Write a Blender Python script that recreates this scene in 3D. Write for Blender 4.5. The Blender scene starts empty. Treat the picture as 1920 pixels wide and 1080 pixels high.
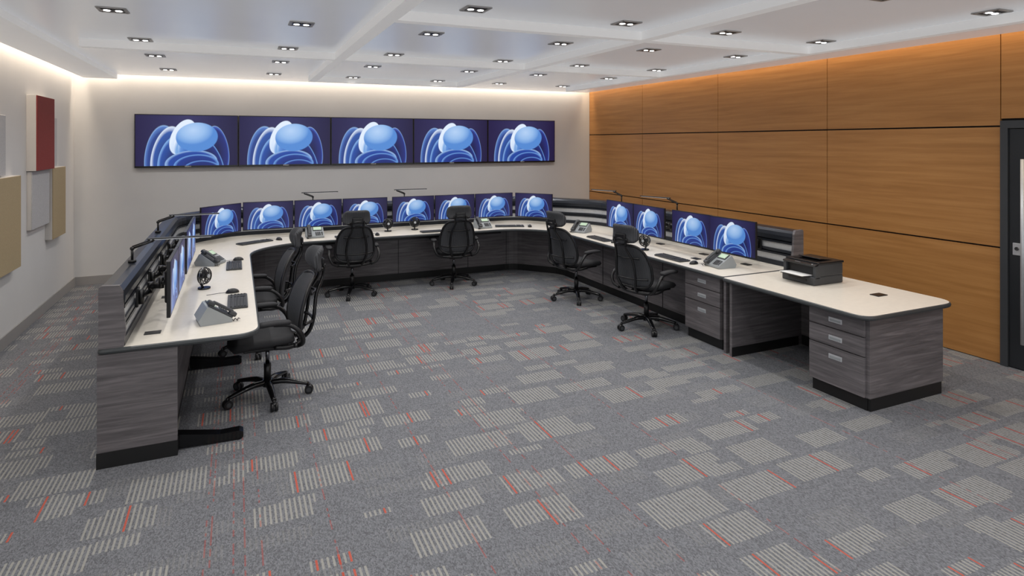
import bpy, bmesh, math, random
from mathutils import Vector, Matrix, Euler
random.seed(7)
ZOOM = None
S = bpy.context.scene
COL = S.collection
try:
    S.view_settings.view_transform = 'Standard'
except Exception: pass

def srgb(r, g, b):
    def f(c):
        c /= 255.0
        return c/12.92 if c <= 0.04045 else ((c+0.055)/1.055)**2.4
    return (f(r), f(g), f(b), 1.0)

# ------------------------------------------------------------ materials
def base_mat(name):
    m = bpy.data.materials.new(name); m.use_nodes = True
    nt = m.node_tree
    return m, nt, nt.nodes['Principled BSDF']

def mat(name, col, rough=0.5, metal=0.0, emis=None, estr=1.0, var=0.0, vscale=8.0, bump=0.0, bscale=200.0, spec=None):
    m, nt, p = base_mat(name)
    p.inputs['Base Color'].default_value = col
    p.inputs['Roughness'].default_value = rough
    p.inputs['Metallic'].default_value = metal
    if spec is not None: p.inputs['Specular IOR Level'].default_value = spec
    if emis:
        p.inputs['Emission Color'].default_value = emis
        p.inputs['Emission Strength'].default_value = estr
    tc = nt.nodes.new('ShaderNodeTexCoord')
    if var > 0:
        n = nt.nodes.new('ShaderNodeTexNoise'); n.inputs['Scale'].default_value = vscale
        n.inputs['Detail'].default_value = 4
        nt.links.new(tc.outputs['Object'], n.inputs['Vector'])
        r = nt.nodes.new('ShaderNodeValToRGB')
        r.color_ramp.elements[0].position = 0.3; r.color_ramp.elements[1].position = 0.7
        r.color_ramp.elements[0].color = tuple(c*(1-var) for c in col[:3])+(1,)
        r.color_ramp.elements[1].color = tuple(min(1, c*(1+var)) for c in col[:3])+(1,)
        nt.links.new(n.outputs['Fac'], r.inputs['Fac'])
        nt.links.new(r.outputs['Color'], p.inputs['Base Color'])
    if bump > 0:
        n = nt.nodes.new('ShaderNodeTexNoise'); n.inputs['Scale'].default_value = bscale
        nt.links.new(tc.outputs['Object'], n.inputs['Vector'])
        b = nt.nodes.new('ShaderNodeBump'); b.inputs['Strength'].default_value = bump
        b.inputs['Distance'].default_value = 0.005
        nt.links.new(n.outputs['Fac'], b.inputs['Height'])
        nt.links.new(b.outputs['Normal'], p.inputs['Normal'])
    return m

def wood(name, c0, c1, c2, sc, rough=0.45, dist=0.6):
    m, nt, p = base_mat(name)
    tc = nt.nodes.new('ShaderNodeTexCoord')
    mp = nt.nodes.new('ShaderNodeMapping'); mp.inputs['Scale'].default_value = sc
    nt.links.new(tc.outputs['Object'], mp.inputs['Vector'])
    n = nt.nodes.new('ShaderNodeTexNoise'); n.inputs['Scale'].default_value = 1.0
    n.inputs['Detail'].default_value = 8; n.inputs['Roughness'].default_value = 0.62; n.inputs['Distortion'].default_value = dist
    nt.links.new(mp.outputs[0], n.inputs['Vector'])
    r = nt.nodes.new('ShaderNodeValToRGB')
    e = r.color_ramp.elements
    e[0].position = 0.28; e[0].color = c0; e[1].position = 0.74; e[1].color = c2
    k = e.new(0.5); k.color = c1
    nt.links.new(n.outputs['Fac'], r.inputs['Fac'])
    nt.links.new(r.outputs['Color'], p.inputs['Base Color'])
    p.inputs['Roughness'].default_value = rough
    b = nt.nodes.new('ShaderNodeBump'); b.inputs['Strength'].default_value = 0.10; b.inputs['Distance'].default_value = 0.002
    nt.links.new(n.outputs['Fac'], b.inputs['Height']); nt.links.new(b.outputs['Normal'], p.inputs['Normal'])
    return m

def mesh_fabric():
    m, nt, p = base_mat('chair_mesh_fabric')
    tc = nt.nodes.new('ShaderNodeTexCoord')
    w = nt.nodes.new('ShaderNodeTexWave'); w.wave_type = 'BANDS'; w.bands_direction = 'X'
    w.inputs['Scale'].default_value = 24; w.inputs['Distortion'].default_value = 0.2
    nt.links.new(tc.outputs['Object'], w.inputs['Vector'])
    r = nt.nodes.new('ShaderNodeValToRGB'); e = r.color_ramp.elements
    e[0].color = srgb(38, 39, 42); e[1].color = srgb(78, 80, 84)
    nt.links.new(w.outputs['Fac'], r.inputs['Fac']); nt.links.new(r.outputs['Color'], p.inputs['Base Color'])
    p.inputs['Roughness'].default_value = 0.75
    b = nt.nodes.new('ShaderNodeBump'); b.inputs['Strength'].default_value = 0.4; b.inputs['Distance'].default_value = 0.003
    nt.links.new(w.outputs['Fac'], b.inputs['Height']); nt.links.new(b.outputs['Normal'], p.inputs['Normal'])
    return m

M_WALL = mat('paint_offwhite', srgb(217, 216, 215), 0.85, var=0.02, vscale=2, bump=0.05, bscale=150)
M_CEIL = mat('ceiling_paint_fill_glow', srgb(200, 202, 207), 0.24, emis=(0.95, 0.97, 1.0, 1), estr=0.18, var=0.015, vscale=2, bump=0.06, bscale=40)  # emission is added ambient fill for the room; the ceiling is no lamp
M_BEAM = mat('ceiling_trim_fill_glow', srgb(222, 221, 220), 0.6, emis=(1, 0.99, 0.98, 1), estr=0.22, var=0.01)  # beams and soffit also self-lit: brightness put into the material, no fixture
M_BASEB = mat('baseboard_paint', srgb(158, 155, 153), 0.6, var=0.02)
M_GREYWOOD = wood('grey_laminate', srgb(78, 75, 77), srgb(103, 99, 101), srgb(132, 127, 129), (2.2, 2.2, 38), 0.42)
M_OAK = wood('golden_veneer', srgb(164, 113, 60), srgb(180, 127, 71), srgb(195, 142, 84), (0.9, 0.9, 20), 0.42, 0.3)
M_TOP = mat('cream_laminate', srgb(234, 227, 214), 0.28, var=0.03, vscale=25)
M_EDGE = mat('edge_band_grey', srgb(62, 66, 68), 0.4, var=0.03)
M_BLACK = mat('black_plastic', srgb(22, 22, 24), 0.35, var=0.05)
M_KICK = mat('black_kick', srgb(18, 18, 19), 0.5, var=0.05)
M_GLOSSB = mat('gloss_black', srgb(14, 14, 16), 0.15, var=0.05)
M_SILVER = mat('brushed_aluminium', srgb(204, 207, 211), 0.35, 0.5, var=0.04, vscale=40)
M_SLATD = mat('slat_dark', srgb(44, 48, 56), 0.3, 0.4, var=0.04)
M_MESH = mesh_fabric()
M_SEAT = mat('chair_seat_fabric', srgb(38, 38, 41), 0.75, var=0.1, vscale=60, bump=0.3, bscale=400)
M_CHROME = mat('polished_metal', srgb(120, 122, 126), 0.18, 1.0, var=0.02)
M_DARKG = mat('dark_grey_plastic', srgb(58, 60, 63), 0.45, var=0.05)
M_MIDG = mat('mid_grey_plastic', srgb(150, 155, 158), 0.45, var=0.04)
M_LCD = mat('phone_lcd', srgb(170, 190, 168), 0.2, emis=srgb(170, 195, 165), estr=0.35, var=0.03)
M_PAPER = mat('white_paper', srgb(236, 236, 234), 0.7, var=0.01)
M_KEY = mat('key_caps', srgb(44, 46, 50), 0.5, var=0.05)
M_RED = mat('red_acoustic_fabric', srgb(140, 52, 50), 0.9, var=0.08, vscale=80, bump=0.3)
M_TAN = mat('tan_acoustic_fabric', srgb(178, 160, 126), 0.9, var=0.06, vscale=80, bump=0.3)
M_GREYF = mat('grey_acoustic_fabric', srgb(190, 190, 192), 0.9, var=0.1, vscale=90, bump=0.3)
M_PANELEDGE = mat('panel_edge_white', srgb(206, 202, 198), 0.8, var=0.02)
M_DOOR = mat('door_dark', srgb(44, 47, 51), 0.4, 0.2, var=0.03)
M_FRAME = mat('door_frame_dark', srgb(66, 69, 73), 0.45, 0.2, var=0.03)
M_LAMPGLOW = mat('downlight_lens', (1, 1, 1, 1), 0.3, emis=(1, 0.97, 0.93, 1), estr=9)
M_TRIMW = mat('downlight_trim', srgb(170, 168, 166), 0.4, 0.3, var=0.02)
M_SEAM = mat('seam_black', srgb(14, 12, 11), 0.7, var=0.05)
M_LEDW = mat('led_strip', srgb(225, 226, 228), 0.3, emis=(1, 1, 1, 1), estr=0.6, var=0.01)

# carpet ------------------------------------------------------
def carpet():
    m, nt, p = base_mat('striped_carpet')
    N, L = nt.nodes, nt.links
    tc = N.new('ShaderNodeTexCoord')
    sp = N.new('ShaderNodeSeparateXYZ'); L.new(tc.outputs['Object'], sp.inputs[0])
    def mth(op, a, b=None, c=None):
        n = N.new('ShaderNodeMath'); n.operation = op
        for i, v in enumerate((a, b, c)):
            if v is None: continue
            if isinstance(v, (int, float)): n.inputs[i].default_value = v
            else: L.new(v, n.inputs[i])
        return n.outputs[0]
    def wn(x, y, z=0.0):
        c = N.new('ShaderNodeCombineXYZ')
        for i, v in enumerate((x, y, z)):
            if isinstance(v, (int, float)): c.inputs[i].default_value = v
            else: L.new(v, c.inputs[i])
        w = N.new('ShaderNodeTexWhiteNoise'); w.noise_dimensions = '3D'
        L.new(c.outputs[0], w.inputs['Vector'])
        return w.outputs['Value']
    X, Y = sp.outputs[0], sp.outputs[1]
    PS = 0.0265
    sx = mth('DIVIDE', X, PS); si = mth('FLOOR', sx); sf = mth('FRACT', sx)
    def layer(rowh, ncol, thr, seed):
        ry = mth('DIVIDE', Y, rowh); ri = mth('FLOOR', ry)
        sh = mth('FLOOR', mth('MULTIPLY', wn(ri, seed, 3.3), ncol))
        cx = mth('DIVIDE', mth('ADD', si, sh), ncol); ci = mth('FLOOR', cx); cf = mth('FRACT', cx)
        rf = mth('FRACT', ry)
        a = wn(ri, ci, seed+0.5); b = wn(ri, ci, seed+1.7); c = wn(ri, ci, seed+2.9); d = wn(ri, ci, seed+4.1)
        on = mth('GREATER_THAN', a, thr)
        lo = mth('MULTIPLY', b, 0.4); hi = mth('SUBTRACT', 1.0, mth('MULTIPLY', c, 0.3))
        x0 = mth('ADD', mth('MULTIPLY', d, 0.3), 0.08)
        k = mth('MULTIPLY', on, mth('MULTIPLY', mth('GREATER_THAN', rf, lo), mth('LESS_THAN', rf, hi)))
        k = mth('MULTIPLY', k, mth('GREATER_THAN', cf, x0))
        return k, ri
    k1, r1 = layer(0.29, 20, 0.38, 11.0)
    k2, r2 = layer(0.145, 11, 0.82, 37.0)
    k3, r3 = layer(0.22, 16, 0.62, 53.0)
    k = mth('MAXIMUM', k1, k2)
    stripe = mth('MULTIPLY', mth('GREATER_THAN', sf, 0.27), mth('LESS_THAN', sf, 0.70))
    wmask = mth('MULTIPLY', mth('MAXIMUM', k, mth('MULTIPLY', k3, 0.22)), stripe)
    rsel = mth('GREATER_THAN', wn(si, r1, 71.0), 0.945)
    thin = mth('MULTIPLY', mth('GREATER_THAN', sf, 0.27), mth('LESS_THAN', sf, 0.68))
    rmask = mth('MULTIPLY', mth('MULTIPLY', k, rsel), thin)
    lsel = mth('GREATER_THAN', wn(si, 5.0, 91.0), 0.93)
    dash = mth('GREATER_THAN', wn(si, mth('FLOOR', mth('DIVIDE', Y, 0.03)), 13.0), 0.4)
    thin2 = mth('MULTIPLY', mth('GREATER_THAN', sf, 0.35), mth('LESS_THAN', sf, 0.65))
    lmask = mth('MULTIPLY', mth('MULTIPLY', lsel, dash), mth('MULTIPLY', thin2, 0.45))
    mp = N.new('ShaderNodeMapping'); mp.inputs['Scale'].default_value = (190, 95, 1)
    L.new(tc.outputs['Object'], mp.inputs['Vector'])
    vz = N.new('ShaderNodeTexVoronoi'); vz.inputs['Scale'].default_value = 1.0; L.new(mp.outputs[0], vz.inputs['Vector'])
    nz = N.new('ShaderNodeTexNoise'); nz.inputs['Scale'].default_value = 160; nz.inputs['Detail'].default_value = 3
    L.new(tc.outputs['Object'], nz.inputs['Vector'])
    def mix(f, a, b):
        n = N.new('ShaderNodeMix'); n.data_type = 'RGBA'
        if isinstance(f, (int, float)): n.inputs[0].default_value = f
        else: L.new(f, n.inputs[0])
        for i, v in ((6, a), (7, b)):
            if isinstance(v, tuple): n.inputs[i].default_value = v
            else: L.new(v, n.inputs[i])
        return n.outputs[2]
    sepc = N.new('ShaderNodeSeparateColor'); L.new(vz.outputs['Color'], sepc.inputs[0])
    basec = mix(sepc.outputs[0], srgb(92, 93, 97), srgb(127, 129, 134))
    stc = mix(nz.outputs['Fac'], srgb(142, 141, 134), srgb(184, 182, 173))
    redc = mix(nz.outputs['Fac'], srgb(158, 62, 48), srgb(205, 96, 76))
    c = mix(mth('MULTIPLY', wmask, 0.68), basec, stc)
    c = mix(mth('MULTIPLY', rmask, 0.9), c, redc); c = mix(lmask, c, srgb(165, 62, 48))
    L.new(c, p.inputs['Base Color'])
    p.inputs['Roughness'].default_value = 0.95; p.inputs['Specular IOR Level'].default_value = 0.15
    b = N.new('ShaderNodeBump'); b.inputs['Strength'].default_value = 0.4; b.inputs['Distance'].default_value = 0.003
    L.new(vz.outputs['Distance'], b.inputs['Height']); L.new(b.outputs['Normal'], p.inputs['Normal'])
    return m
M_CARPET = carpet()

# abstract wallpaper on the screens ----------------------------
def screen_mat(name, strength):
    m, nt, p = base_mat(name)
    N, L = nt.nodes, nt.links
    tc = N.new('ShaderNodeTexCoord')
    v0 = N.new('ShaderNodeVectorMath'); v0.operation = 'MULTIPLY'; v0.inputs[1].default_value = (1.778, 1, 0)
    L.new(tc.outputs['UV'], v0.inputs[0])
    vec = v0.outputs[0]
    sp = N.new('ShaderNodeSeparateXYZ'); L.new(tc.outputs['UV'], sp.inputs[0])
    def ramp(fac, stops):
        stops = sorted(stops, key=lambda s: s[0])
        r = N.new('ShaderNodeValToRGB'); e = r.color_ramp.elements
        e[0].position, e[0].color = stops[0]; e[1].position, e[1].color = stops[-1]
        for s in stops[1:-1]:
            k = e.new(s[0]); k.color = s[1]
        L.new(fac, r.inputs['Fac']); return r.outputs['Color']
    cur = ramp(sp.outputs[0], [(0.0, srgb(24, 18, 66)), (0.5, srgb(46, 44, 92)), (1.0, srgb(20, 14, 58))])
    def layer(cx, cy, sx, sy, rot, stops, ox=0.0, oy=0.0, soft=0.02):
        nonlocal cur
        mp = N.new('ShaderNodeMapping'); mp.vector_type = 'TEXTURE'
        mp.inputs['Location'].default_value = (cx, cy, 0); mp.inputs['Rotation'].default_value = (0, 0, math.radians(rot))
        mp.inputs['Scale'].default_value = (sx, sy, 1); L.new(vec, mp.inputs['Vector'])
        ln = N.new('ShaderNodeVectorMath'); ln.operation = 'LENGTH'; L.new(mp.outputs[0], ln.inputs[0])
        mk = N.new('ShaderNodeMapRange'); mk.inputs['From Min'].default_value = 1+soft; mk.inputs['From Max'].default_value = 1-soft
        L.new(ln.outputs['Value'], mk.inputs['Value'])
        o = N.new('ShaderNodeVectorMath'); o.operation = 'SUBTRACT'; o.inputs[1].default_value = (ox, oy, 0); L.new(mp.outputs[0], o.inputs[0])
        l2 = N.new('ShaderNodeVectorMath'); l2.operation = 'LENGTH'; L.new(o.outputs[0], l2.inputs[0])
        c = ramp(l2.outputs['Value'], stops)
        mx = N.new('ShaderNodeMix'); mx.data_type = 'RGBA'
        L.new(mk.outputs[0], mx.inputs[0]); L.new(cur, mx.inputs[6]); L.new(c, mx.inputs[7]); cur = mx.outputs[2]
    dk, md, lt, wh = srgb(22, 34, 92), srgb(60, 110, 190), srgb(150, 186, 230), srgb(220, 232, 248)
    layer(0.44, 0.14, 0.29, 0.66, -4, [(0.0, dk), (0.8, srgb(40, 66, 136)), (0.95, srgb(80, 118, 188)), (1.0, lt)])
    layer(0.52, 0.22, 0.25, 0.57, -12, [(0.0, dk), (0.8, srgb(44, 84, 162)), (1.0, wh)])
    layer(1.42, 0.30, 0.20, 0.50, 8, [(0.0, srgb(16, 18, 66)), (0.85, srgb(30, 42, 116)), (0.96, srgb(60, 90, 180)), (1.0, lt)])
    layer(1.32, 0.12, 0.16, 0.44, 22, [(0.0, srgb(14, 16, 60)), (0.85, srgb(24, 44, 120)), (1.0, srgb(110, 160, 225))])
    layer(0.62, 0.12, 0.24, 0.48, -12, [(0.0, dk), (0.8, srgb(36, 76, 158)), (1.0, srgb(130, 175, 230))])
    layer(0.80, 0.57, 0.20, 0.37, -22, [(0.0, srgb(176, 202, 236)), (0.5, srgb(200, 218, 242)), (1.0, wh)], ox=0.2, oy=-0.6)
    layer(0.85, 0.50, 0.18, 0.35, -18, [(0.0, srgb(70, 116, 194)), (0.7, srgb(120, 165, 220)), (1.0, wh)], ox=0.1, oy=-0.4)
    layer(0.90, 0.45, 0.17, 0.34, -14, [(0.0, srgb(50, 96, 180)), (0.7, srgb(90, 140, 210)), (1.0, lt)], ox=0.1, oy=-0.4)
    layer(0.95, 0.06, 0.46, 0.24, 6, [(0.0, srgb(18, 40, 120)), (0.85, srgb(30, 70, 158)), (1.0, lt)])
    layer(1.04, 0.00, 0.40, 0.22, 4, [(0.0, srgb(14, 26, 92)), (0.85, srgb(24, 54, 138)), (1.0, srgb(110, 160, 225))])
    layer(1.05, 0.57, 0.37, 0.29, 6, [(0.0, srgb(176, 204, 240)), (0.55, srgb(146, 184, 230)), (0.85, srgb(112, 158, 218)), (1.0, srgb(80, 134, 206))], ox=-0.15, oy=0.5)
    layer(1.14, -0.10, 0.34, 0.20, 0, [(0.0, srgb(12, 16, 70)), (0.85, srgb(22, 42, 118)), (1.0, srgb(100, 150, 220))])
    p.inputs['Base Color'].default_value = (0.01, 0.01, 0.012, 1)
    p.inputs['Roughness'].default_value = 0.35
    L.new(cur, p.inputs['Emission Color']); p.inputs['Emission Strength'].default_value = strength
    return m
M_SCREEN = screen_mat('monitor_wallpaper', 0.95)
M_VSCREEN = screen_mat('display_wallpaper', 1.05)

# ------------------------------------------------------------ mesh builder
class B:
    def __init__(self):
        self.bm = bmesh.new(); self.uv = self.bm.loops.layers.uv.new('UVMap'); self.mats = []
    def mi(self, m):
        if m not in self.mats: self.mats.append(m)
        return self.mats.index(m)
    def add(self, t, m, smooth=False, M=None, recalc=True):
        if M is not None: bmesh.ops.transform(t, matrix=M, verts=t.verts)
        if recalc: bmesh.ops.recalc_face_normals(t, faces=t.faces)
        i = self.mi(m) if m is not None else None
        for f in t.faces:
            if i is not None: f.material_index = i
            if smooth == 'auto': f.smooth = len(f.verts) <= 4
            else: f.smooth = bool(smooth)
        if not t.loops.layers.uv: t.loops.layers.uv.new('UVMap')
        me = bpy.data.meshes.new('tmp'); t.to_mesh(me); t.free()
        self.bm.from_mesh(me); bpy.data.meshes.remove(me)
    def box(self, c, s, m, rot=None, bev=0.0, seg=2, smooth=False):
        t = bmesh.new(); bmesh.ops.create_cube(t, size=1.0)
        bmesh.ops.scale(t, vec=s, verts=t.verts)
        if bev > 0: bmesh.ops.bevel(t, geom=t.edges[:], offset=bev, segments=seg, profile=0.5, affect='EDGES')
        M = Matrix.Translation(c)
        if rot is not None: M = M @ Euler([math.radians(a) for a in rot]).to_matrix().to_4x4()
        self.add(t, m, smooth, M)
    def bb(self, x0, x1, y0, y1, z0, z1, m, bev=0.0):
        self.box(((x0+x1)/2, (y0+y1)/2, (z0+z1)/2), (abs(x1-x0), abs(y1-y0), abs(z1-z0)), m, bev=bev)
    def cyl(self, p0, p1, r, m, r2=None, seg=20):
        p0, p1 = Vector(p0), Vector(p1); d = p1-p0
        t = bmesh.new(); bmesh.ops.create_cone(t, cap_ends=True, segments=seg, radius1=r, radius2=r if r2 is None else r2, depth=d.length)
        M = Matrix.Translation((p0+p1)/2) @ d.to_track_quat('Z', 'Y').to_matrix().to_4x4()
        self.add(t, m, 'auto', M)
    def sph(self, c, s, m, rot=None, seg=20, zcut=None):
        t = bmesh.new(); bmesh.ops.create_uvsphere(t, u_segments=seg, v_segments=seg//2, radius=1.0)
        if zcut is not None:
            for v in t.verts:
                if v.co.z < zcut: v.co.z = zcut
        bmesh.ops.scale(t, vec=s, verts=t.verts)
        M = Matrix.Translation(c)
        if rot is not None: M = M @ Euler([math.radians(a) for a in rot]).to_matrix().to_4x4()
        self.add(t, m, True, M)
    def tube(self, pts, rad, m, seg=10, sub=6, flat=1.0, closed=False, up=None):
        P = [Vector(p) for p in pts]
        R = list(rad) if isinstance(rad, (list, tuple)) else [rad]*len(P)
        Q, RR = [], []
        n = len(P)
        if sub > 1:
            rng = n if closed else n-1
            for i in range(rng):
                a = P[(i-1) % n] if (closed or i > 0) else P[0]*2-P[1]
                b = P[i]; c = P[(i+1) % n]
                d = P[(i+2) % n] if (closed or i+2 < n) else P[-1]*2-P[-2]
                for k in range(sub):
                    t = k/sub
                    Q.append(0.5*((2*b)+(-a+c)*t+(2*a-5*b+4*c-d)*t*t+(-a+3*b-3*c+d)*t**3))
                    RR.append(R[i]*(1-t)+R[(i+1) % n]*t)
            if not closed: Q.append(P[-1]); RR.append(R[-1])
        else: Q, RR = P, R
        t = bmesh.new(); rings = []
        N = len(Q); upv = Vector(up) if up else None
        prev = None
        for i, q in enumerate(Q):
            if closed: tg = (Q[(i+1) % N]-Q[(i-1) % N]).normalized()
            else: tg = (Q[min(i+1, N-1)]-Q[max(i-1, 0)]).normalized()
            ref = upv or (prev if prev is not None else (Vector((0, 0, 1)) if abs(tg.z) < 0.9 else Vector((1, 0, 0))))
            s = tg.cross(ref)
            if s.length < 1e-5: s = tg.cross(Vector((1, 0, 0.1)))
            s.normalize(); u = s.cross(tg).normalized(); prev = u
            rings.append([t.verts.new(q+s*RR[i]*math.cos(2*math.pi*k/seg)+u*RR[i]*flat*math.sin(2*math.pi*k/seg)) for k in range(seg)])
        for i in range(N if closed else N-1):
            a, b = rings[i], rings[(i+1) % N]
            for k in range(seg): t.faces.new((a[k], a[(k+1) % seg], b[(k+1) % seg], b[k]))
        if not closed:
            t.faces.new(rings[0][::-1]); t.faces.new(rings[-1])
        self.add(t, m, 'auto' if seg > 4 else False)
    def prism_ax(self, pts, h0, h1, axis, m):
        t = bmesh.new()
        def mk(p, h): return (h, p[0], p[1]) if axis == 'x' else (p[0], h, p[1])
        a = [t.verts.new(mk(p, h0)) for p in pts]; b = [t.verts.new(mk(p, h1)) for p in pts]
        n = len(pts); t.faces.new(b); t.faces.new(a[::-1])
        for i in range(n): t.faces.new((a[i], a[(i+1) % n], b[(i+1) % n], b[i]))
        self.add(t, m, False)
    def quad(self, pts, m):
        t = bmesh.new(); uv = t.loops.layers.uv.new('UVMap')
        vs = [t.verts.new(p) for p in pts]; f = t.faces.new(vs)
        for l, c in zip(f.loops, ((0, 0), (1, 0), (1, 1), (0, 1))): l[uv].uv = c
        self.add(t, m, False, None, recalc=False)
    def sheet(self, fn, thick, m, nu=14, nv=16, n=5.0, M=None):
        """rounded-rectangle pad following surface fn(u,v)->Vector, u,v in -1..1"""
        t = bmesh.new()
        def pt(u, v, side):
            uu = u*(max(0.0, 1-abs(v)**n))**(1/n)
            p = fn(uu, v)
            e = 1e-3
            du = fn(uu+e, v)-fn(uu-e, v); dv = fn(uu, v+e)-fn(uu, v-e)
            nn = du.cross(dv).normalized()
            k = max(abs(u), abs(v))
            return p + nn*side*thick*math.sqrt(max(0.0, 1-k**4))*0.5
        for side in (1, -1):
            g = [[t.verts.new(pt(-1+2*i/nu, -1+2*j/nv, side)) for i in range(nu+1)] for j in range(nv+1)]
            for j in range(nv):
                for i in range(nu):
                    q = (g[j][i], g[j][i+1], g[j+1][i+1], g[j+1][i])
                    t.faces.new(q if side > 0 else q[::-1])
        bmesh.ops.remove_doubles(t, verts=t.verts, dist=1e-5)
        self.add(t, m, True, M)
    def sweep(self, path, prof):
        n = len(path); P = [Vector(p) for p in path]; nor = []
        for i in range(n):
            def nn(a, b):
                d = (b-a).normalized(); return Vector((-d.y, d.x))
            if i == 0: nor.append(nn(P[0], P[1]))
            elif i == n-1: nor.append(nn(P[-2], P[-1]))
            else:
                a, b = nn(P[i-1], P[i]), nn(P[i], P[i+1]); s = (a+b).normalized(); nor.append(s/max(0.3, s.dot(a)))
        t = bmesh.new()
        rows = [[t.verts.new((P[i].x+nor[i].x*o, P[i].y+nor[i].y*o, z)) for (o, z, _) in prof] for i in range(n)]
        for i in range(n-1):
            for k in range(len(prof)-1):
                f = t.faces.new((rows[i][k], rows[i+1][k], rows[i+1][k+1], rows[i][k+1])); f.material_index = self.mi(prof[k][2])
        t.faces.new(rows[0]).material_index = self.mi(prof[0][2]); t.faces.new(rows[-1][::-1]).material_index = self.mi(prof[0][2])
        self.add(t, None, False)
    def text(self, s, size, M, m):
        cu = bpy.data.curves.new('t', 'FONT'); cu.body = s; cu.size = size; cu.extrude = 0.0005; cu.align_x = 'CENTER'; cu.align_y = 'CENTER'
        o = bpy.data.objects.new('t', cu); COL.objects.link(o); bpy.context.view_layer.update()
        me = bpy.data.meshes.new_from_object(o.evaluated_get(bpy.context.evaluated_depsgraph_get()))
        t = bmesh.new(); t.from_mesh(me); bpy.data.meshes.remove(me)
        bpy.data.objects.remove(o); bpy.data.curves.remove(cu)
        self.add(t, m, False, M, recalc=False)
    def mesh(self, name):
        me = bpy.data.meshes.new(name); self.bm.to_mesh(me); self.bm.free()
        for m in self.mats: me.materials.append(m)
        return me
    def obj(self, name, loc=(0, 0, 0), rz=0.0):
        return place(self.mesh(name), name, loc, rz)

def place(me, name, loc=(0, 0, 0), rz=0.0):
    o = bpy.data.objects.new(name, me); COL.objects.link(o)
    o.location = loc; o.rotation_euler = (0, 0, math.radians(rz)); return o

def fillet(pts, rads, closed=True, seg=8):
    out = []; n = len(pts)
    for i, p in enumerate(pts):
        r = rads[i]; p = Vector(p)
        if r <= 0 or (not closed and i in (0, n-1)): out.append(p); continue
        a = (Vector(pts[(i-1) % n])-p); b = (Vector(pts[(i+1) % n])-p)
        r = min(r, a.length*0.49, b.length*0.49)
        A = p+a.normalized()*r; Bq = p+b.normalized()*r
        for k in range(seg+1):
            t = k/seg; out.append(A*(1-t)**2+p*2*t*(1-t)+Bq*t*t)
    return out

def offset_closed(pts, o):
    n = len(pts); res = []
    area = sum(pts[i].x*pts[(i+1) % n].y-pts[(i+1) % n].x*pts[i].y for i in range(n))
    sg = -1 if area > 0 else 1
    for i in range(n):
        d1 = (pts[i]-pts[i-1]).normalized(); d2 = (pts[(i+1) % n]-pts[i]).normalized()
        a = Vector((-d1.y, d1.x))*sg; b = Vector((-d2.y, d2.x))*sg
        s = (a+b)
        s = s.normalized() if s.length > 1e-6 else a
        res.append(pts[i]+s*o/max(0.4, s.dot(a)))
    return res

def worktop(b, pts, z=0.75, th=0.036):
    """white laminate top with dark bull-nose edge"""
    rings = [(0, z-th), (0.010, z-th+0.006), (0.014, z-th/2), (0.010, z-0.005), (0, z)]
    t = bmesh.new(); R = []
    for o, zz in rings:
        q = offset_closed(pts, o); R.append([t.verts.new((p.x, p.y, zz)) for p in q])
    n = len(pts); me, mt = b.mi(M_EDGE), b.mi(M_TOP)
    for k in range(len(R)-1):
        for i in range(n): t.faces.new((R[k][i], R[k][(i+1) % n], R[k+1][(i+1) % n], R[k+1][i])).material_index = me
    t.faces.new(R[-1]).material_index = mt; t.faces.new(R[0][::-1]).material_index = me
    b.add(t, None, False)

XL, XR, YB, YF = -2.12, 6.45, 10.6, -1.6
ZC = 3.03
# ------------------------------------------------------------ room shell
b = B(); b.bb(XL-0.1, XR+0.1, YF, YB+0.1, -0.1, 0, M_CARPET); b.obj('floor')
b = B(); b.bb(XL-0.1, XL, YF, YB+0.1, 0, 3.33, M_WALL); b.obj('wall_left')
b = B(); b.bb(XL, XR, YB, YB+0.1, 0, 3.33, M_WALL); b.obj('wall_back')
b = B(); b.bb(XR+0.03, XR+0.13, YF, YB+0.1, 0, 3.33, M_SEAM); b.obj('wall_right')
# veneer panels
b = B(); g = 0.008
ys = [10.6, 8.84, 7.0, 5.17, 3.34]
for i in range(4):
    for z0, z1 in ((0.0, 1.076), (1.076, 2.2), (2.2, 3.33)):
        b.bb(XR, XR+0.03, ys[i+1]+g/2, ys[i]-g/2, z0+g, z1-g, M_OAK)
b.bb(XR, XR+0.03, YF, 3.34-g/2, 2.27, 3.32, M_OAK)
b.bb(XR, XR+0.03, YF, 2.18, 0.01, 2.25, M_OAK)
b.obj('wood_wall_panelling')
b = B(); b.bb(XL, XL+0.015, YF, YB, 0, 0.12, M_BASEB); b.obj('baseboard_left')
b = B(); b.bb(XL+0.015, XR, YB-0.015, YB, 0, 0.12, M_BASEB); b.obj('baseboard_back')
# ceiling slab with cove gap
G = 0.14
b = B()
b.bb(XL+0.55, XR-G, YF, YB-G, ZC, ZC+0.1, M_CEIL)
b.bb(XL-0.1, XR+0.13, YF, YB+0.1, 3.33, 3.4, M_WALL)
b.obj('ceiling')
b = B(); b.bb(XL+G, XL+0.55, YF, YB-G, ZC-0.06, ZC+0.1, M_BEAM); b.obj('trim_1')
BT = 0.075
b = B()
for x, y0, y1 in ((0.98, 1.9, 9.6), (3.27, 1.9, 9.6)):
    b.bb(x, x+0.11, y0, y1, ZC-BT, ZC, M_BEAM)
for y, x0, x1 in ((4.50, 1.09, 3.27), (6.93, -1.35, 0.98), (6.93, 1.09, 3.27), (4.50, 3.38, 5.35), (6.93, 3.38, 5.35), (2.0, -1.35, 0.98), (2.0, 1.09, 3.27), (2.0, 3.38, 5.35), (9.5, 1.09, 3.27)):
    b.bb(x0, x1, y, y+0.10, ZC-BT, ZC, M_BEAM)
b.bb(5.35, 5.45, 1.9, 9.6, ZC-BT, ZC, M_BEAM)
b.obj('trim_2')

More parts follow.
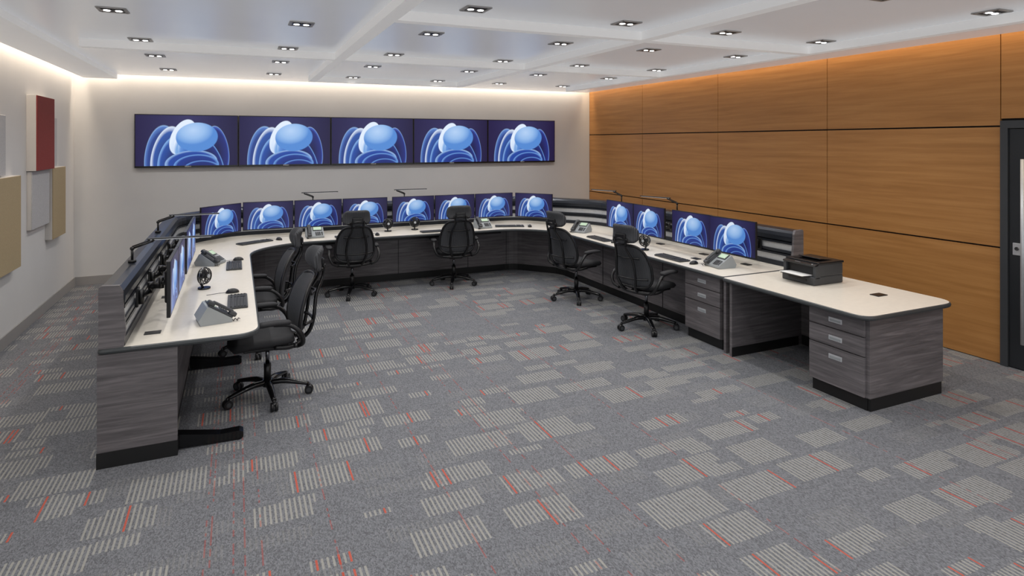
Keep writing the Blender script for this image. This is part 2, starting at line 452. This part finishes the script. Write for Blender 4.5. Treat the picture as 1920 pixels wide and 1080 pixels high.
# downlights
b = B()
w = 0.085
for sx, sy, lx, ly in ((-1, 0, 0.018, 2*w), (1, 0, 0.018, 2*w), (0, -1, 2*w, 0.018), (0, 1, 2*w, 0.018)):
    b.box((sx*w, sy*w, -0.004), (lx+0.006, ly+0.006, 0.008), M_TRIMW)
b.box((0, 0, -0.002), (2*w-0.01, 2*w-0.01, 0.003), M_KICK)
for sx in (-1, 1):
    b.cyl((sx*.038, 0, -0.001), (sx*.038, 0, -0.010), 0.034, M_CHROME, seg=18)
    b.cyl((sx*.038, 0, -0.004), (sx*.038, 0, -0.012), 0.022, M_LAMPGLOW, seg=14)
dl = b.mesh('recessed_downlight')
LX = [-0.83, 0.49, 1.60, 2.92, 3.98, 5.18]; LY = [-0.3, 1.1, 2.74, 4.22, 5.34, 6.78, 7.95, 9.40]
for ly in LY:
    for lx in LX:
        place(dl, 'recessed_downlight', (lx, ly, ZC))
        ld = bpy.data.lights.new('downlight_lamp', 'SPOT'); ld.energy = 28; ld.spot_size = math.radians(145); ld.spot_blend = 1.0
        ld.shadow_soft_size = 0.04; ld.color = (1.0, 0.975, 0.945)
        lo = bpy.data.objects.new('downlight_lamp', ld); COL.objects.link(lo); lo.location = (lx, ly, ZC-0.055)
# cove lights
def area(name, loc, sx, sy, power, col, rot):
    l = bpy.data.lights.new(name, 'AREA'); l.shape = 'RECTANGLE'; l.size = sx; l.size_y = sy; l.energy = power; l.color = col
    o = bpy.data.objects.new(name, l); COL.objects.link(o); o.location = loc; o.rotation_euler = [math.radians(a) for a in rot]
warm = (1.0, 0.84, 0.66)
area('cove_light', (XL+0.1, 4.5, 3.24), 0.08, 12, 62, warm, (0, 0, 0))
area('cove_light', ((XL+XR)/2, YB-0.1, 3.24), 8.2, 0.08, 46, warm, (0, 0, 0))
area('cove_light', (XR-0.1, 4.5, 3.24), 0.08, 12, 40, (1.0, 0.78, 0.52), (0, 0, 0))

# door
b = B()
b.bb(XR-0.03, XR+0.028, 3.27, 3.33, 0, 2.25, M_FRAME); b.bb(XR-0.03, XR+0.028, 2.2, 2.27, 0, 2.25, M_FRAME)
b.bb(XR-0.03, XR+0.028, 2.27, 3.27, 2.18, 2.25, M_FRAME)
b.bb(XR-0.012, XR+0.028, 2.275, 3.265, 0.01, 2.175, M_DOOR)
b.cyl((XR-0.075, 3.13, 0.25), (XR-0.075, 3.13, 1.9), 0.016, M_SILVER)
for z in (0.4, 1.75): b.cyl((XR-0.075, 3.13, z), (XR-0.01, 3.13, z), 0.01, M_SILVER)
b.bb(XR-0.02, XR-0.01, 3.17, 3.235, 1.03, 1.14, M_SILVER, bev=0.003); b.cyl((XR-0.03, 3.2, 1.09), (XR-0.01, 3.2, 1.09), 0.016, M_CHROME)
b.obj('door_1')

# ------------------------------------------------------------ acoustic wall panels
for (y0, y1, z0, z1, off, m) in ((8.40, 9.12, 1.73, 2.58, 0.10, M_RED), (8.42, 9.12, 1.07, 1.725, 0.05, M_GREYF), (9.14, 9.75, 0.86, 1.74, 0.08, M_TAN),
                            (9.13, 9.55, 1.75, 2.36, 0.03, M_GREYF), (7.1, 7.92, 0.76, 1.71, 0.08, M_TAN), (7.0, 7.6, 1.72, 2.32, 0.04, M_GREYF), (6.2, 6.95, 1.3, 2.1, 0.07, M_RED)):
    b = B(); b.bb(XL+0.0, XL+off-0.01, y0, y1, z0, z1, M_PANELEDGE, bev=0.003); b.bb(XL+off-0.01, XL+off, y0+0.004, y1-0.004, z0+0.004, z1-0.004, m, bev=0.002)
    b.obj('acoustic_wall_panel')

# ------------------------------------------------------------ video wall
W, Hh = 1.398, 0.80
b = B()
b.box((0, -0.035, 0), (W, 0.05, Hh), M_GLOSSB, bev=0.004)
b.box((0, -0.005, 0), (0.6, 0.01, 0.4), M_BLACK)
q = 0.012; yb = -0.0612
b.quad([(-W/2+q, yb, -Hh/2+0.028), (W/2-q, yb, -Hh/2+0.028), (W/2-q, yb, Hh/2-q), (-W/2+q, yb, Hh/2-q)], M_VSCREEN)
b.text('TRISHO', 0.026, Matrix.Translation((0, -0.0612, -Hh/2+0.014)) @ Matrix.Rotation(math.radians(90), 4, 'X'), M_PAPER)
vw = b.mesh('wall_display')
for i in range(5): place(vw, 'wall_display', (-1.37+W/2+i*1.402, YB-0.001, 2.07))

# ------------------------------------------------------------ console
b = B()
slat = fillet([(-0.65, 4.60), (-0.65, 8.75), (-0.05, 9.40), (4.30, 9.40), (5.22, 8.25), (5.22, 4.60)], [0, .3, .3, .3, .3, 0], closed=False, seg=5)
D, SV = M_SLATD, M_SILVER
prof = [(0, .74, D), (0, .80, D), (.012, .80, SV), (.012, .865, D), (0, .865, D), (0, .885, D), (.02, .885, D), (.02, .90, D), (0, .90, D), (0, .925, D), (.012, .925, SV), (.012, .99, D), (0, .99, D), (0, 1.01, D), (.02, 1.01, D), (.02, 1.025, D),
        (0, 1.025, D), (-.004, 1.07, D), (.006, 1.105, D), (.03, 1.13, D), (.07, 1.14, D), (.125, 1.14, D), (.14, 1.12, M_GREYWOOD), (.14, .10, M_KICK), (.135, .10, M_KICK), (.135, 0.0, M_KICK), (.115, 0, M_KICK), (.115, .70, M_GREYWOOD), (.06, .72, M_GREYWOOD), (.0, .72, M_GREYWOOD)]
b.sweep(slat, prof)
for x0, s in ((-0.65, -1), (5.22, 1)):
    pr = [(0.012, .75), (0.0, .86), (.012, 1.0), (.015, 1.10), (-.005+.04, 1.143), (.13, 1.148), (.147, 1.135), (.147, .75)]
    b.prism_ax([(x0+s*(p[0]-0.008), p[1]) for p in pr], 4.575, 4.602, 'y', M_GREYWOOD)
outer = [(-0.785, 4.58), (-0.785, 8.80), (-0.11, 9.535), (4.36, 9.535), (5.355, 8.30), (5.355, 4.60)]
inner = [(4.30, 4.60), (4.30, 8.02), (3.86, 8.47), (0.62, 8.47), (0.14, 8.02), (0.14, 4.56)]
pts = fillet(outer+inner, [0.02, .2, .2, .2, .2, .02, .03, .45, .45, .5, .5, .17], seg=8)
worktop(b, pts)
b.bb(-0.797, -0.352, 4.575, 4.605, 0.10, 0.714, M_GREYWOOD); b.bb(-0.80, -0.350, 4.572, 4.64, 0, 0.10, M_KICK)
b.bb(4.34, 5.355, 4.60, 4.63, 0.0, 0.714, M_GREYWOOD)
mod = fillet([(-0.38, 4.64), (-0.38, 8.45), (0.35, 9.05), (4.08, 9.05), (4.60, 8.42), (4.60, 5.22)], [0, .15, .15, .15, .15, 0], closed=False, seg=4)
b.sweep(mod, [(0, .714, M_GREYWOOD), (0, .10, M_KICK), (.012, .10, M_KICK), (.012, 0, M_KICK), (.03, 0, M_KICK), (.03, .714, M_GREYWOOD)])
for x in (1.0, 2.2, 3.3, 3.95): b.bb(x, x+0.006, 9.044, 9.06, 0.1, .714, M_SEAM)
for y in (5.9, 7.2): b.bb(4.595, 4.61, y, y+.006, 0.1, .714, M_SEAM)
b.bb(0.7, 3.8, 8.9, 9.04, 0.62, 0.70, M_BLACK); b.bb(-0.36, -0.24, 4.9, 8.2, 0.62, 0.70, M_BLACK)
for y in (4.68, 6.25, 7.7):
    b.prism_ax([(-0.38, 0.02), (0.02, 0.0), (0.045, 0.015), (0.045, 0.05), (0.02, 0.062), (-0.10, 0.06), (-0.38, 0.11)], y-0.04, y+0.04, 'y', M_GLOSSB)
def pedestal(b, x0, x1, y0, y1, ztop):
    b.bb(x0+0.02, x1, y0, y1, 0.10, ztop, M_GREYWOOD); b.bb(x0+0.035, x1-0.02, y0+0.004, y1-0.01, 0, 0.10, M_KICK)
    h = ztop-0.10; zs = [ztop-0.004, ztop-h*0.245, ztop-h*0.49, 0.10]
    for i in range(3):
        z1, z0 = zs[i]-0.004, zs[i+1]+0.004
        b.bb(x0, x0+0.019, y0+0.004, y1-0.004, z0, z1, M_GREYWOOD, bev=0.002)
        zc = z1-0.075; yc = (y0+y1)/2
        b.bb(x0-0.004, x0+0.004, yc-0.06, yc+0.06, zc-0.019, zc+0.019, M_SILVER, bev=0.002)
        b.bb(x0-0.005, x0-0.001, yc-0.05, yc+0.05, zc-0.012, zc+0.006, M_MIDG)
pedestal(b, 4.35, 4.9, 4.69, 5.21, 0.712)
for (x, y) in ((-0.52, 4.83), (-0.52, 5.9), (-0.52, 6.9)): b.bb(x-0.05, x+0.05, y-0.035, y+0.035, .75, .756, M_BLACK, bev=.002)
for (x, y) in ((4.95, 4.95), (4.95, 5.6), (4.95, 6.4), (4.95, 7.1), (4.68, 5.42)): b.bb(x-0.035, x+0.035, y-0.05, y+0.05, .75, .758, M_BLACK, bev=.002)
b.obj('control_room_console')

# ------------------------------------------------------------ printer desk
b = B()
pts = fillet([(4.27, 3.09), (5.36, 3.09), (5.36, 4.565), (4.27, 4.565)], [.12, .16, .02, .03], seg=8)
worktop(b, pts)
pedestal(b, 4.36, 4.92, 3.17, 3.67, 0.712)
b.bb(4.385, 5.27, 3.145, 3.17, 0.10, 0.714, M_GREYWOOD); b.bb(4.40, 5.26, 3.15, 3.19, 0, 0.10, M_KICK)
b.bb(5.24, 5.27, 3.17, 4.50, 0.10, 0.714, M_GREYWOOD); b.bb(5.245, 5.265, 3.17, 4.50, 0, 0.10, M_KICK)
b.bb(4.92, 5.24, 3.645, 3.67, 0.0, 0.714, M_GREYWOOD)
b.bb(4.32, 5.27, 4.50, 4.53, 0.0, 0.714, M_GREYWOOD); b.bb(4.318, 5.2, 4.498, 4.50, 0, 0.09, M_KICK)
b.bb(4.93, 5.05, 3.46, 3.54, .75, .757, M_BLACK, bev=.002)
b.obj('printer_desk')

# ------------------------------------------------------------ printer
b = B()
b.box((0, 0, 0.045), (0.38, 0.36, 0.09), M_DARKG, bev=0.012)
b.box((0.03, 0, 0.15), (0.32, 0.36, 0.13), M_DARKG, bev=0.014)
b.box((-0.14, -0.165, 0.14), (0.06, 0.03, 0.15), M_DARKG, bev=0.006); b.box((-0.14, 0.165, 0.14), (0.06, 0.03, 0.15), M_DARKG, bev=0.006)
b.box((0.03, 0, 0.222), (0.33, 0.37, 0.022), M_BLACK, bev=0.006)
b.box((0.06, 0, 0.238), (0.2, 0.24, 0.012), M_BLACK, bev=0.004, rot=(0, 8, 0))
b.box((0.01, 0, 0.234), (0.22, 0.26, 0.004), M_GLOSSB)
b.box((-0.155, 0, 0.205), (0.05, 0.36, 0.02), M_BLACK, bev=0.005, rot=(0, -12, 0))
b.box((-0.134, 0, 0.145), (0.012, 0.29, 0.09), M_KICK)
b.box((-0.15, 0, 0.094), (0.26, 0.25, 0.006), M_PAPER, rot=(0, 3, 0))
b.box((-0.19, 0, 0.086), (0.14, 0.27, 0.008), M_BLACK, bev=0.003)
b.box((-0.165, -0.14, 0.214), (0.012, 0.012, 0.006), M_SILVER); b.box((-0.165, 0.02, 0.2125), (0.002, 0.06, 0.008), M_SILVER, rot=(0, -12, 0))
b.box((-0.192, 0, 0.045), (0.006, 0.2, 0.02), M_BLACK, bev=0.002)
pr = b.obj('laser_printer', (4.95, 4.13, 0.751), 0); pr.scale = (1, 1, 0.88)

# ------------------------------------------------------------ office chair (faces +Y)
def chair_mesh():
    b = B()
    for k in range(5):
        a = math.radians(90+72*k+18); c, s = math.cos(a), math.sin(a)
        b.tube([(0.02*c, 0.02*s, .115), (.12*c, .12*s, .118), (.22*c, .22*s, .10), (.315*c, .315*s, .078)], [.032, .029, .024, .018], M_GLOSSB, seg=10, sub=4, flat=0.75)
        cx, cy = .32*c, .32*s
        b.cyl((cx, cy, .055), (cx, cy, .085), .011, M_BLACK, seg=12)
        for d in (-1, 1):
            px, py = -s*d*.017, c*d*.017
            b.cyl((cx+px*.35, cy+py*.35, .033), (cx+px*1.5, cy+py*1.5, .033), .033, M_BLACK, seg=20)
            b.cyl((cx+px*1.5, cy+py*1.5, .033), (cx+px*1.6, cy+py*1.6, .033), .018, M_DARKG, seg=14)
        b.sph((cx, cy, .048), (.027, .027, .022), M_BLACK, seg=12, zcut=0)
    b.cyl((0, 0, .085), (0, 0, .14), .038, M_GLOSSB); b.cyl((0, 0, .14), (0, 0, .27), .028, M_BLACK); b.cyl((0, 0, .27), (0, 0, .40), .016, M_CHROME)
    b.box((0, -0.02, .415), (.20, .26, .05), M_BLACK, bev=.018, seg=3)
    b.box((0, 0.05, .435), (.36, .30, .02), M_BLACK, bev=.008)
    def seat(u, v):
        z = .475 - 0.035*max(0, v)**3 + 0.018*u*u + 0.012*max(0, -v)**2
        return Vector((u*.255*(1-0.06*v), .05+v*.25, z))
    b.sheet(seat, .085, M_SEAT, 16, 18, n=4)
    b.tube([(-.235, -.02, .455), (-.22, -.14, .44), (-.12, -.23, .44), (0, -.25, .44), (.12, -.23, .44), (.22, -.14, .44), (.235, -.02, .455)], .018, M_BLACK, seg=10, sub=5)
    for sx in (-1, 1):
        b.tube([(sx*.07, -.22, .43), (sx*.10, -.30, .50), (sx*.13, -.335, .62), (sx*.11, -.36, .80), (sx*.07, -.42, .93), (sx*.09, -.43, 1.04)], [.017, .017, .015, .014, .013, .012], M_GLOSSB, seg=10, sub=5)
        b.tube([(sx*.22, -.20, .44), (sx*.285, -.22, .48), (sx*.32, -.20, .56), (sx*.315, -.12, .635), (sx*.305, .0, .65)], [.017, .018, .017, .016, .014], M_BLACK, seg=10, sub=5)
        b.tube([(sx*.21, -.16, .44), (sx*.22, -.20, .44)], [.016, .017], M_BLACK, seg=10, sub=1)
        def arm(u, v, sx=sx): return Vector((sx*.305+u*.042, .0+v*.135, .665-0.008*v*v))
        b.sheet(arm, .035, M_SEAT, 8, 12, n=4)
    def back(u, v):
        t = (v+1)/2
        wv = .245+.03*math.sin(math.pi*min(1, t*1.1))-.055*t
        y = -.245-.115*t+.036*math.sin(math.pi*t)
        return Vector((u*wv, y+.055*u*u, .49+t*.47))
    b.sheet(back, .034, M_MESH, 16, 20, n=5)
    ring = []
    for k in range(48):
        a = 2*math.pi*k/48; cu, sv = math.cos(a), math.sin(a)
        e = 2/4.5; uu = math.copysign(abs(cu)**e, cu); vv = math.copysign(abs(sv)**e, sv)
        p = back(uu*1.0, vv*.99); ring.append(p+Vector((0, -0.008, 0)))
    b.tube(ring, .0135, M_BLACK, seg=8, sub=1, closed=True)
    b.tube([(-.23, -.245, .60), (-.13, -.325, .60), (0, -.345, .60), (.13, -.325, .60), (.23, -.245, .60)], .012, M_BLACK, seg=8, sub=6)
    b.tube([(-.16, -.31, .82), (0, -.375, .82), (.16, -.31, .82)], .011, M_BLACK, seg=8, sub=6)
    # headrest
    def head(u, v):
        return Vector((u*(.178-.012*v), -.395+.065*u*u-.03*v*v-.01*v, 1.075+v*.105+.01*u*u))
    b.sheet(head, .050, M_MESH, 16, 12, n=3.4)
    b.tube([(-.12, -.40, 1.0), (0, -.435, 1.03), (.12, -.40, 1.0)], .014, M_BLACK, seg=8, sub=5)
    b.box((0, -.425, 1.05), (.14, .03, .07), M_BLACK, bev=.012)
    return b.mesh('office_chair')
cm = chair_mesh()
for x, y, th in ((.23, 5.34, 186), (.18, 6.60, 182), (1.42, 8.42, 90), (2.87, 8.46, 84), (4.06, 7.00, 12), (4.14, 5.60, 14)):
    place(cm, 'office_chair', (x, y, 0), th-90)

# ------------------------------------------------------------ monitors (screen faces -Y)
def monitor_mesh(arm, name):
    b = B(); w, h = .648, .385
    b.box((0, 0.012, 0), (w, .024, h), M_BLACK, bev=.004)
    b.box((0, .034, -.01), (w*.55, .03, h*.6), M_BLACK, bev=.012)
    e = .008
    b.quad([(-w/2+e, -.0006, -h/2+.014), (w/2-e, -.0006, -h/2+.014), (w/2-e, -.0006, h/2-e), (-w/2+e, -.0006, h/2-e)], M_SCREEN)
    b.box((0, .054, -.01), (.11, .012, .11), M_DARKG, bev=.003)
    y1 = arm
    b.cyl((0, .06, -.01), (0, .085, -.01), .02, M_BLACK)
    b.cyl((0, .085, -.05), (0, .085, .03), .018, M_BLACK)
    mx = (.10, (y1+.085)/2)
    b.tube([(0, .085, -.03), (mx[0], mx[1], -.05)], .017, M_BLACK, sub=1, flat=1.3)
    b.cyl((mx[0], mx[1], -.10), (mx[0], mx[1], -.02), .02, M_BLACK)
    b.tube([(mx[0], mx[1], -.09), (0, y1-.03, -.09)], .017, M_BLACK, sub=1, flat=1.3)
    b.cyl((0, y1-.03, -.15), (0, y1-.03, -.05), .019, M_BLACK)
    b.box((0, y1-.008, -.10), (.09, .016, .13), M_BLACK, bev=.003)
    return b.mesh(name)
mA = monitor_mesh(.305, 'computer_monitor'); mB = monitor_mesh(.24, 'computer_monitor'); mC = monitor_mesh(.40, 'computer_monitor')
ZM = 1.045
def mon(me, x0, y0, x1, y1):
    a = math.degrees(math.atan2(y1-y0, x1-x0)); place(me, 'computer_monitor', ((x0+x1)/2, (y0+y1)/2, ZM), a)
mon(mB, -.40, 8.58, .06, 9.03)
for x0 in (.08, .74, 1.40): mon(mA, x0, 9.09, x0+.65, 9.09)
for x0 in (2.12, 2.78, 3.44): mon(mA, x0, 9.09, x0+.65, 9.09)
mon(mB, 4.11, 9.05, 4.53, 8.55)
for y in (7.44, 6.79): mon(mC, 4.81, y, 4.81, y-.65)
for y in (6.00, 5.35): mon(mC, 4.81, y, 4.83, y-.65)
for y in (4.78, 5.44, 6.30, 6.96): mon(mB, -.41, y, -.41, y+.65)

# ------------------------------------------------------------ desk phone (front = -Y)
def phone():
    b = B()
    b.prism_ax([(-.10, 0), (.10, 0), (.115, .035), (.06, .125), (.045, .128), (-.105, .028), (-.108, .01)], -.115, .115, 'x', M_MIDG)
    M = Matrix.Translation((0, -.03, .080)) @ Matrix.Rotation(math.radians(33.5), 4, 'X')
    def lb(c, s, m, bev=0):
        p = M @ Vector(c); b.box(p, s, m, rot=(33.5, 0, 0), bev=bev)
    lb((.035, .055, .004), (.125, .075, .006), M_DARKG, .002)
    lb((.035, .055, .008), (.105, .058, .003), M_LCD)
    for r in range(4):
        for c in range(3): lb((.012+c*.024, -.02-r*.018, .005), (.018, .012, .006), M_DARKG, .0015)
        lb((.09, -.02-r*.018, .005), (.018, .010, .006), M_DARKG, .0015)
    lb((-.075, 0, .004), (.06, .19, .012), M_DARKG, .004)
    lb((-.075, .085, .024), (.052, .055, .032), M_DARKG, .010); lb((-.075, -.085, .024), (.052, .055, .032), M_DARKG, .010)
    lb((-.075, 0, .038), (.036, .16, .020), M_DARKG, .008)
    co = [(-.10+.012*math.cos(t*1.9), -.10-.012*t*.6+0.0, .012+.008*math.sin(t*1.9)) for t in range(9)]
    b.tube(co, .003, M_BLACK, seg=6, sub=3)
    return b.mesh('desk_phone')
ph = phone()
for x, y, r in ((-.25, 7.30, 62), (-.15, 4.98, 100), (3.42, 8.72, 0), (.98, 8.80, 0), (4.56, 7.72, -60), (4.62, 4.98, -95)):
    place(ph, 'desk_phone', (x, y, .7505), r)

# ------------------------------------------------------------ desk fan (front -Y)
def fan():
    b = B()
    b.cyl((0, 0, 0), (0, 0, .014), .052, M_GLOSSB, seg=28); b.tube([(0, .01, .012), (0, .035, .05), (0, .045, .095)], .010, M_GLOSSB, sub=4)
    zc = .115
    for y, r in ((-.035, .055), (-.038, .038), (-.038, .020), (-.022, .068), (.0, .073), (.022, .066), (.035, .045)):
        n = 24; ring = [(r*math.cos(2*math.pi*k/n), y, zc+r*math.sin(2*math.pi*k/n)) for k in range(n)]
        b.tube(ring, .0035 if r < .07 else .006, M_GLOSSB if r < .07 else M_CHROME, seg=6, sub=1, closed=True)
    for k in range(12):
        a = 2*math.pi*k/12; c, s = math.cos(a), math.sin(a)
        b.tube([(.015*c, -.04, zc+.015*s), (.055*c, -.035, zc+.055*s), (.073*c, 0, zc+.073*s), (.066*c, .022, zc+.066*s), (.03*c, .038, zc+.03*s)], .0018, M_GLOSSB, seg=5, sub=3)
    b.cyl((0, -.043, zc), (0, -.03, zc), .017, M_SILVER); b.cyl((0, -.02, zc), (0, .05, zc), .022, M_BLACK)
    for k in range(4):
        a = 2*math.pi*k/4+.3; c, s = math.cos(a), math.sin(a)
        def bl(u, v, c=c, s=s):
            r = .038+.026*v; t = u*.020
            return Vector((r*c-t*s, -.005+u*.009, zc+r*s+t*c))
        b.sheet(bl, .003, M_DARKG, 6, 6, n=4)
    return b.mesh('desk_fan')
fm = fan()
for x, y, r in ((-.26, 6.10, 60), (2.02, 8.93, 0), (2.42, 8.93, -8), (4.50, 6.12, -70)):
    place(fm, 'desk_fan', (x, y, .7505), r)

# ------------------------------------------------------------ keyboard & mouse
def keyboard():
    b = B()
    b.box((0, 0, .009), (.445, .148, .014), M_DARKG, bev=.004)
    for r in range(5):
        for c in range(21):
            if c in (15, 19) : continue
            x = -.208+c*.0205
            if r == 0 and 3 < c < 9:
                if c == 4: b.box((-.208+6*.0205, -.053, .0185), (.098, .0165, .007), M_KEY, bev=.0015, seg=1)
                continue
            b.box((x, -.053+r*.0235 + (.006 if r == 4 else 0), .0185), (.0175, .0185 if r < 4 else .014, .007), M_KEY, bev=.0015, seg=1)
    b.box((0, .062, .003), (.40, .01, .006), M_BLACK)
    return b.mesh('computer_keyboard')
kb = keyboard()
def mouse():
    b = B(); b.sph((0, 0, .002), (.031, .055, .036), M_BLACK, seg=20, zcut=0.0); b.box((0, .028, .031), (.006, .018, .010), M_MIDG, bev=.002)
    b.tube([(0, .05, .008), (.01, .12, .003), (-.02, .20, .003)], .002, M_BLACK, seg=6); return b.mesh('computer_mouse')
ms = mouse()
for x, y, r, mx, my in ((-.02, 7.08, 90, .02, 7.42), (0.01, 5.48, 90, -.03, 5.84), (.22, 8.62, 32, .52, 8.74), (1.45, 8.62, 0, 1.80, 8.62), (2.65, 8.62, 0, 2.98, 8.62), (3.85, 8.68, -20, 4.12, 8.52), (4.45, 7.05, -90, 4.47, 6.72), (4.45, 5.55, -90, 4.46, 5.20)):
    place(kb, 'computer_keyboard', (x, y, .7505), r); place(ms, 'computer_mouse', (mx, my, .7505), r)

# ------------------------------------------------------------ desk lamps: post on slat wall top, arm, LED head
def lamp(x0, x1):
    b = B()
    b.cyl((0, 0, 0), (0, 0, .02), .028, M_BLACK); b.cyl((0, 0, .02), (0, 0, .10), .009, M_BLACK, seg=12)
    b.sph((0, 0, .105), (.016, .016, .016), M_BLACK, seg=12)
    s = 1 if x1 > -x0 else -1
    e = x0+.04 if s > 0 else x1-.04
    b.tube([(0, 0, .105), (e, 0, .155)], .008, M_BLACK, sub=1, seg=8); b.tube([(0, 0, .120), (e, 0, .170)], .005, M_BLACK, sub=1, seg=8)
    b.sph((e, 0, .165), (.014, .014, .014), M_BLACK, seg=12)
    b.box(((x0+x1)/2, 0, .172), (x1-x0, .032, .012), M_DARKG, bev=.003); b.box(((x0+x1)/2, 0, .1655), (x1-x0-.04, .024, .003), M_LEDW)
    return b.mesh('desk_lamp')
l1 = lamp(.10, .56); l2 = lamp(-.16, .36)
for me, x, y, r in ((l1, -.72, 5.43, -2), (l1, -.72, 7.12, -4), (l2, 1.03, 9.47, 0), (l2, 2.40, 9.47, 0), (l1, 5.29, 7.77, 112), (l1, 5.29, 6.49, 112)):
    place(me, 'desk_lamp', (x, y, 1.1405), r)

# ------------------------------------------------------------ world + camera
w = bpy.data.worlds.new('World'); S.world = w; w.use_nodes = True
bg = w.node_tree.nodes['Background']; bg.inputs[0].default_value = (0.95, 0.97, 1.0, 1); bg.inputs[1].default_value = 0.9
cam = bpy.data.cameras.new('Camera'); co = bpy.data.objects.new('Camera', cam); COL.objects.link(co)
co.location = (0, 0, 2.05); co.rotation_euler = (math.radians(90), 0, math.radians(-24.15))
cx, cy, wp = ZOOM or (960, 540, 1920)
cam.sensor_width = 36; cam.lens = 1153/wp*36; cam.shift_x = (cx-960)/wp; cam.shift_y = -(cy-267)/wp
S.camera = co
